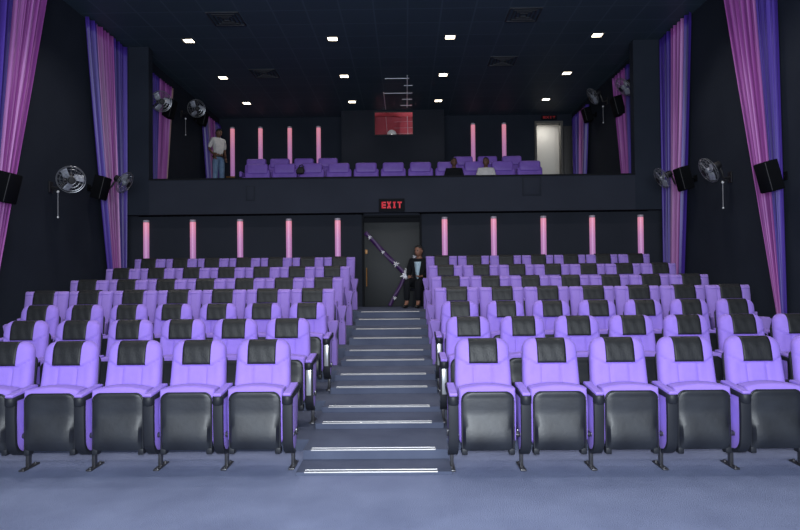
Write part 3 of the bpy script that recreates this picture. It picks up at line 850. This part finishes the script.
# small black bag
t = thing('handbag', 'small black bag slung over a violet balcony seat', 'bag', ((301.5 - 406) * 13.9 / F, 13.85, 3.88))
bm = bmesh.new(); prism(bm, [(-.09, -.02), (.07, -.02), (.09, .06), (.06, .14), (-.05, .12), (-.10, .05)], 'y', -.06, .06, .025, 3); obj('bag_body', bm, M['hair'], t)
bm = bmesh.new(); tube(bm, [(-.05, 0, .10), (-.02, 0, .17), (.03, .02, .19), (.07, .03, .14)], .012, 8); obj('strap', bm, M['hair'], t)

# ---------------------------------------------------------------- ribbons on the door
def P(px, py, Y): return Vector(((px - 406) * Y / F, Y, CAMH + (275 - py) * Y / F))
def ribbon(label, a, b, w, sag, Y):
    A, B = P(*a, Y), P(*b, Y); d = (B - A); L = d.length; dn = d.normalized(); up = Vector((0, 1, 0)).cross(dn)
    bm = bmesh.new(); N = 40; rows = []
    for i in range(N + 1):
        u = i / N; c = A + d * u - Vector((0, 0, sag * 4 * u * (1 - u))); tw = .35 * math.sin(u * 13)
        off = up * math.cos(tw) * w / 2 + Vector((0, 1, 0)) * math.sin(tw) * w / 2
        rows.append([bm.verts.new(c - off - A), bm.verts.new(c - A), bm.verts.new(c + off - A)])
    for r0, r1 in zip(rows, rows[1:]):
        for j in range(2): bm.faces.new((r0[j], r0[j + 1], r1[j + 1], r1[j]))
    o = obj('ribbon', bm, M['ribbon'], None, loc=A); solid(o, .002); tag(o, label, 'ribbon', 'ribbons crossed over the door')
ribbon('long violet ribbon from the door\'s upper left down to its right side', (365.5, 232), (421, 290), .085, .02, 12.42)
ribbon('shorter violet ribbon from the seated person down to the door foot', (415.5, 256), (389, 306), .07, .01, 12.39)
def rosette(px, py, r, label, Y=12.36, big=False):
    c = P(px, py, Y); t = thing('bow' if big else 'rosette', label, 'bow', tuple(c), 0, None if big else 'small foil rosettes on the ribbons')
    n = 8 if big else 6
    for k in range(n):
        bm = bmesh.new(); a = 2 * PI * k / n + .2; rr = r * (1 if k % 2 == 0 else .75)
        u = Vector((math.cos(a), -.25 - .3 * (k % 2), math.sin(a))); v = Vector((-math.sin(a), 0, math.cos(a)))
        p = [Vector((0, 0, 0)), u * rr * .5 + v * rr * .22, u * rr, u * rr * .5 - v * rr * .22, u * rr * .45 + Vector((0, -.35 * rr, 0))]
        vs = [bm.verts.new(q) for q in p]
        for f in ((0, 1, 4), (1, 2, 4), (2, 3, 4), (3, 0, 4), (3, 2, 1, 0)): bm.faces.new([vs[i] for i in f])
        obj('petal', bm, M['foil'], t, False)
rosette(405.5, 275.5, .12, 'large silver star bow where the violet ribbons cross', big=True)
for px, py, r, lb in ((370, 237, .055, 'small foil rosette at the upper left end of long ribbon'), (383, 252, .05, 'small foil rosette on the upper part of the long ribbon'),
                      (396, 264, .075, 'bright foil rosette up-left of the silver bow'), (407, 270.5, .07, 'bright foil rosette just above the silver bow'),
                      (411, 281, .08, 'bright foil rosette just below right of the silver bow'), (394.5, 298, .05, 'small foil rosette near the foot of the door'),
                      (420.5, 289.5, .05, 'small foil rosette at the lower right end of long ribbon'), (414.5, 257, .05, 'small foil rosette by the head of the seated person')):
    rosette(px, py, r, lb, 12.34)

# ---------------------------------------------------------------- people
def skin_mesh(name, nodes, edges, mat, parent, levels=1, root=0):
    """nodes: list of (x,y,z,rx,ry)"""
    me = bpy.data.meshes.new(name); me.from_pydata([n[:3] for n in nodes], edges, [])
    o = bpy.data.objects.new(name, me); C.objects.link(o)
    md = o.modifiers.new('skin', 'SKIN'); md.use_smooth_shade = True
    if not me.skin_vertices: me.attributes  # the modifier adds the layer
    sv = me.skin_vertices[0].data
    for i, n in enumerate(nodes):
        sv[i].radius = (n[3], n[4] if len(n) > 4 else n[3]); sv[i].use_root = (i == root)
    sb = o.modifiers.new('sub', 'SUBSURF'); sb.levels = levels; sb.render_levels = levels
    me.materials.append(mat)
    if parent: o.parent = parent
    return o

def chain(points, nodes, edges, start=None):
    prev = start
    for p in points:
        nodes.append(p); i = len(nodes) - 1
        if prev is not None: edges.append((prev, i))
        prev = i
    return prev

def bake_join(objs, name, mat, parent):
    """evaluate skin+subsurf of several chains into one mesh"""
    dg = bpy.context.evaluated_depsgraph_get(); bm = bmesh.new()
    for o in objs:
        ev = o.evaluated_get(dg); me = ev.to_mesh(); bm.from_mesh(me); ev.to_mesh_clear()
    for o in objs: bpy.data.objects.remove(o, do_unlink=True)
    return obj(name, bm, mat, parent)

def hand_chains(w, d, side, mat, cont):
    """five fingers rooted in the palm; w wrist point, d direction of the hand, side = lateral dir of the thumb"""
    w = Vector(w); d = Vector(d).normalized(); s = Vector(side).normalized(); nrm = d.cross(s).normalized()
    palm = w + d * .055
    res = []
    n, e = [], []
    chain([(*w, .026, .022), (*(w + d * .04), .034, .018), (*(w + d * .085), .036, .016)], n, e)
    res.append(skin_mesh('h', n, e, mat, None, 1))
    for k, L in enumerate((.070, .078, .072, .056)):
        b = w + d * .08 + s * (.028 - .019 * k); n, e = [], []
        bend = nrm * -.012
        chain([(*(b - d * .02), .009), (*(b + d * L * .35), .009), (*(b + d * L * .7 + bend), .008), (*(b + d * L * .95 + bend * 2.2), .007)], n, e)
        res.append(skin_mesh('h', n, e, mat, None, 1))
    b = w + d * .03 + s * .022; n, e = [], []
    chain([(*b, .012), (*(b + d * .03 + s * .028), .010), (*(b + d * .06 + s * .034), .0085)], n, e)
    res.append(skin_mesh('h', n, e, mat, None, 1))
    return res

def head_mesh(parent, c, fwd, skin, hair):
    """head with face: c = centre, fwd = facing direction"""
    f = Vector(fwd).normalized(); up = Vector((0, 0, 1)); f = f; r = f.cross(up).normalized(); u = r.cross(f).normalized()
    mt = Matrix((( r.x, -f.x, u.x, c[0]), (r.y, -f.y, u.y, c[1]), (r.z, -f.z, u.z, c[2]), (0, 0, 0, 1)))   # local: x right, -y forward, z up
    bm = bmesh.new(); bmesh.ops.create_uvsphere(bm, u_segments=24, v_segments=18, radius=1)
    for v in bm.verts:
        x, y, z = v.co; w = .078 * (1 - .22 * max(0, -z) ** 1.3)
        v.co = Vector((x * w, y * .098 - (.012 if z < -.2 and y < 0 else 0) * min(1, -z), z * .118))
        if y < -.2:
            if abs(x) < .2 and -.35 < z < .12: v.co.y -= .016 * (1 - abs(x) / .2) * (1 - abs(z + .15) / .3)
            if .0 < z < .25 and .2 < abs(x) < .55: v.co.y += .008
    for s in (-1, 1):
        q = bmesh.ops.create_uvsphere(bm, u_segments=10, v_segments=8, radius=1)['verts']
        for v in q: v.co = Vector((v.co.x * .012 + s * .079, v.co.y * .018 + .01, v.co.z * .03 - .005))
    bmesh.ops.transform(bm, matrix=mt, verts=bm.verts)
    hb = bmesh.new(); bmesh.ops.create_uvsphere(hb, u_segments=24, v_segments=18, radius=1)
    kill = [v for v in hb.verts if (v.co.y < -.1 and v.co.z < .42 + (-.1 - v.co.y) * .15) or v.co.z < -.45 or (v.co.z < .0 and v.co.y < .1)]
    bmesh.ops.delete(hb, geom=kill, context='VERTS')
    for v in hb.verts: v.co = Vector((v.co.x * .085, v.co.y * .106, v.co.z * .128))
    bmesh.ops.transform(hb, matrix=mt, verts=hb.verts)
    ho = obj('hair', hb, hair, parent); solid(ho, .012)
    for s in (-1, 1):
        eb = bmesh.new(); bmesh.ops.create_uvsphere(eb, u_segments=10, v_segments=8, radius=.0125, matrix=mt @ Matrix.Translation((s * .031, -.083, .012)))
        obj('eye', eb, M['hair'], parent)
    mb = bmesh.new(); add_box(mb, 0, -.097, -.058, .045, .012, .010, .003); bmesh.ops.transform(mb, matrix=mt, verts=mb.verts)
    obj('mouth', mb, new_mat('lips', (.09, .03, .025), .6), parent)
    return bm

def person(label, loc, rz, J, skin, top, bottom, shoes, sc=1.0, sleeve=.5, opening=None, belt=False):
    """J: joints dict in local metres (facing -Y). One continuous body plus clothes, hair and shoes."""
    t = thing('person', label, 'person', loc, rz); t.scale = (sc,) * 3
    def V3(k): return Vector(J[k])
    pel, chest, neck, head = V3('pelvis'), V3('chest'), V3('neck'), V3('head')
    n, e = [], []
    chain([(*pel, .13, .10), (*(pel.lerp(chest, .5)), .125, .095), (*chest, .145, .10), (*neck, .055, .055), (*(neck.lerp(head, .6)), .050, .052)], n, e)
    for s in ('l', 'r'):
        chain([(*V3('sh' + s), .06, .055), (*V3('el' + s), .042, .040), (*V3('wr' + s), .027, .025)], n, e, 2)
        chain([(*V3('hip' + s), .095, .09), (*V3('kn' + s), .062, .06), (*V3('an' + s), .042, .04), (*V3('toe' + s).lerp(V3('an' + s), .35), .028, .02)], n, e, 0)
    objs = [skin_mesh('b', n, e, skin, None, 1)]
    for s, sx in (('l', 1), ('r', -1)):
        objs += hand_chains(J['wr' + s], J.get('hd' + s, (0, -.2, -1)), J.get('th' + s, (0, -1, 0)), skin, None)
    bpy.context.view_layer.update()
    body = bake_join(objs, 'body', skin, t)
    hm = head_mesh(t, tuple(head), J.get('face', (0, -1, 0)), skin, M['hair'])
    # join the head into the body mesh
    tb_ = bmesh.new(); tb_.from_mesh(body.data); tmp = bpy.data.meshes.new('tmp'); hm.to_mesh(tmp); hm.free(); tb_.from_mesh(tmp); tb_.to_mesh(body.data); tb_.free()
    for p in body.data.polygons: p.use_smooth = True
    def wear(name, n, e, mat, root=0):
        o = skin_mesh('w', n, e, mat, None, 1, root); bpy.context.view_layer.update(); return bake_join([o], name, mat, t)
    n, e = [], []
    g = .018
    chain([(*(pel + (chest - pel) * -.10), .146 + g, .120 + g), (*(pel.lerp(chest, .5)), .140 + g, .112 + g), (*chest, .158 + g, .115 + g), (*(chest.lerp(neck, .8)), .085, .075)], n, e)
    for s in ('l', 'r'):
        sh, el, wr = V3('sh' + s), V3('el' + s), V3('wr' + s)
        if sleeve <= .5: pts = [(*sh, .078, .074), (*sh.lerp(el, .5), .072, .07), (*sh.lerp(el, .95), .066, .062)]
        else: pts = [(*sh, .080, .076), (*el, .060, .058), (*el.lerp(wr, .97), .042, .040)]
        chain(pts, n, e, 2)
    wear('shirt' if sleeve <= .5 else 'jacket', n, e, top)
    n, e = [], []
    chain([(*(pel + Vector((0, 0, -.02))), .150, .125), (*(pel + (chest - pel) * .12), .148, .122)], n, e)
    for s in ('l', 'r'):
        chain([(*V3('hip' + s), .112, .108), (*V3('kn' + s), .080, .078), (*V3('an' + s).lerp(V3('kn' + s), .08), .066, .064)], n, e, 0)
    wear('trousers', n, e, bottom)
    for s in ('l', 'r'):
        a, b = V3('an' + s), V3('toe' + s); n, e = [], []
        chain([(*(a + Vector((0, .03, -.045))), .042, .038), (*(a + Vector((0, -.04, -.05))), .046, .036), (*(b + Vector((0, -.02, .0))), .044, .028)], n, e)
        wear('shoe', n, e, shoes)
    if opening:
        bm = bmesh.new(); N = 8; rows = []
        for i in range(N + 1):
            u = i / N; c = pel.lerp(chest, .15 + 1.1 * u) ; w = .02 + .055 * u
            rows.append([bm.verts.new((c.x - w, c.y - .142 + .022 * abs(u - .5), c.z)), bm.verts.new((c.x, c.y - .158 + .02 * abs(u - .5), c.z)), bm.verts.new((c.x + w, c.y - .142 + .022 * abs(u - .5), c.z))])
        for r0, r1 in zip(rows, rows[1:]):
            for j in range(2): bm.faces.new((r0[j], r0[j + 1], r1[j + 1], r1[j]))
        o = obj('shirt_front', bm, opening, t); solid(o, .02); o['label'] = 'light shirt showing between the lapels'
    if belt:
        bm = bmesh.new(); c = pel + (chest - pel) * -.12
        lathe(bm, [(1, -.02), (1.03, -.018), (1.03, .018), (1, .02)], 24, Matrix.Translation(c) @ Matrix.Diagonal((.172, .142, 1, 1))); obj('belt', bm, M['belt'], t)
    return t

standing = dict(pelvis=(0, 0, .98), chest=(0, .0, 1.32), neck=(0, -.01, 1.50), head=(-.0, -.035, 1.625),
    shl=(.18, 0, 1.42), ell=(.23, .04, 1.14), wrl=(.20, -.06, .93), hdl=(-.1, -.35, -1), thl=(0, -1, .2),
    shr=(-.18, 0, 1.42), elr=(-.27, .06, 1.15), wrr=(-.20, -.08, .97), hdr=(.3, -.35, -1), thr=(0, -1, .2),
    hipl=(.09, 0, .90), knl=(.10, -.02, .50), anl=(.11, .01, .09), toel=(.12, -.14, .035),
    hipr=(-.09, 0, .90), knr=(-.11, -.02, .50), anr=(-.13, .01, .09), toer=(-.15, -.14, .035), face=(.35, -.9, -.30))
person('person in white shirt and blue jeans standing at the balcony left end', ((218.3 - 406) * 16.5 / F, 16.5, 3.9), math.radians(50), standing, M['skin_dark'], M['shirt_white'], M['jeans'], M['belt'], .95, .5, belt=True)
sitting = dict(pelvis=(0, 0, .50), chest=(0, .02, .84), neck=(0, -.0, 1.03), head=(0, -.03, 1.145),
    shl=(.18, .0, .94), ell=(.23, -.02, .68), wrl=(.13, -.26, .63), hdl=(-.4, -1, -.1), thl=(-.9, 0, .3),
    shr=(-.18, .0, .94), elr=(-.23, -.02, .68), wrr=(-.13, -.26, .63), hdr=(.4, -1, -.1), thr=(.9, 0, .3),
    hipl=(.09, -.05, .50), knl=(.12, -.44, .52), anl=(.12, -.44, .09), toel=(.13, -.60, .035),
    hipr=(-.09, -.05, .50), knr=(-.12, -.44, .52), anr=(-.12, -.44, .09), toer=(-.13, -.60, .035), face=(0, -1, -.05))
s2 = dict(sitting)
def seated(label, px, Y, zf, top, sc, face, sleeve, skin):
    J = dict(sitting); J['face'] = face
    return person(label, ((px - 406) * Y / F, Y, zf), 0, J, skin, top, M['jacket'], M['belt'], sc, sleeve)
seated('person in dark top seated on the balcony, head above the ledge', 455, 13.78, 3.08, M['jacket'], .86, (.1, -1, 0), .9, M['skin_dark'])
seated('person in white top seated on the balcony, looking to their side', 487, 13.78, 3.08, M['shirt_white'], .86, (-.6, -1, 0), .5, M['skin_dark'])
J = dict(sitting); J['face'] = (-.3, -1, -.05)
person('person in dark jacket and pale shirt seated beside the ribboned door', ((419.3 - 406) * 12.25 / F, 12.27, FZ), math.radians(-20), J, M['skin'], M['jacket'], M['jacket'], M['belt'], .98, .9, M['shirt_blue'])
t = thing('stool', 'dark stool under the person seated beside the door', 'stool', ((418 - 406) * 12.25 / F, 12.25, FZ))
bm = bmesh.new(); lathe(bm, [(.15, .33), (.165, .34), (.165, .365), (.15, .375)], 20); obj('seat', bm, M['plastic'], t)
for k in range(4):
    a = PI / 4 + k * PI / 2; bm = bmesh.new(); tube(bm, [(.10 * math.cos(a), .10 * math.sin(a), .335), (.15 * math.cos(a), .15 * math.sin(a), .0)], .013); obj('leg', bm, M['plastic'], t)

# ---------------------------------------------------------------- lights
def area(name, loc, tgt, sx, sy, e, col):
    l = bpy.data.lights.new(name, 'AREA'); l.shape = 'RECTANGLE'; l.size = sx; l.size_y = sy; l.energy = e; l.color = col
    o = bpy.data.objects.new(name, l); C.objects.link(o); o.location = loc
    o.rotation_euler = (Vector(tgt) - Vector(loc)).to_track_quat('-Z', 'Y').to_euler()
    return o
area('front_fill', (-.2, -3.7, 3.2), (-.2, 14, 2.2), 9, 4, 900, (.84, .92, 1))  # unseen soft fill added behind the camera to brighten the hall
area('camera_flash', (.02, -.02, 1.66), (0, 8, 1.7), .12, .07, 235, (.88, .95, 1))
area('corridor_lamp', (4.2, 18.55, CEIL - .06), (4.2, 18.6, 4), .6, .3, 7, (1, .96, .90))
l = bpy.data.lights.new('booth_lamp', 'AREA'); l.size = .4; l.energy = 20; l.color = (1, .93, .93)
o = bpy.data.objects.new('booth_lamp', l); C.objects.link(o); o.location = (-.3, 17.6, 5.0); o.rotation_euler = (PI * .80, 0, 0)

w = bpy.data.worlds.new('world'); S.world = w; w.use_nodes = True
w.node_tree.nodes['Background'].inputs[0].default_value = (.02, .022, .03, 1); w.node_tree.nodes['Background'].inputs[1].default_value = .3

# ---------------------------------------------------------------- camera
cam = bpy.data.cameras.new('camera'); cam.sensor_width = 36; cam.lens = F / 800 * 36; cam.clip_end = 100
co = bpy.data.objects.new('camera', cam); C.objects.link(co)
f = Vector((-6 / F, 1, 10 / F)).normalized()
roll = math.radians(.58)
r = f.cross(Vector((0, 0, 1))).normalized(); u = r.cross(f)
r2 = r * math.cos(roll) - u * math.sin(roll); u2 = r2.cross(f)
co.matrix_world = Matrix(((r2.x, u2.x, -f.x, 0), (r2.y, u2.y, -f.y, 0), (r2.z, u2.z, -f.z, CAMH), (0, 0, 0, 1)))
S.camera = co
S.view_settings.view_transform = 'Standard'; S.view_settings.look = 'None'; S.view_settings.gamma = 1
S.view_settings.use_curve_mapping = False; S.view_settings.exposure = 0
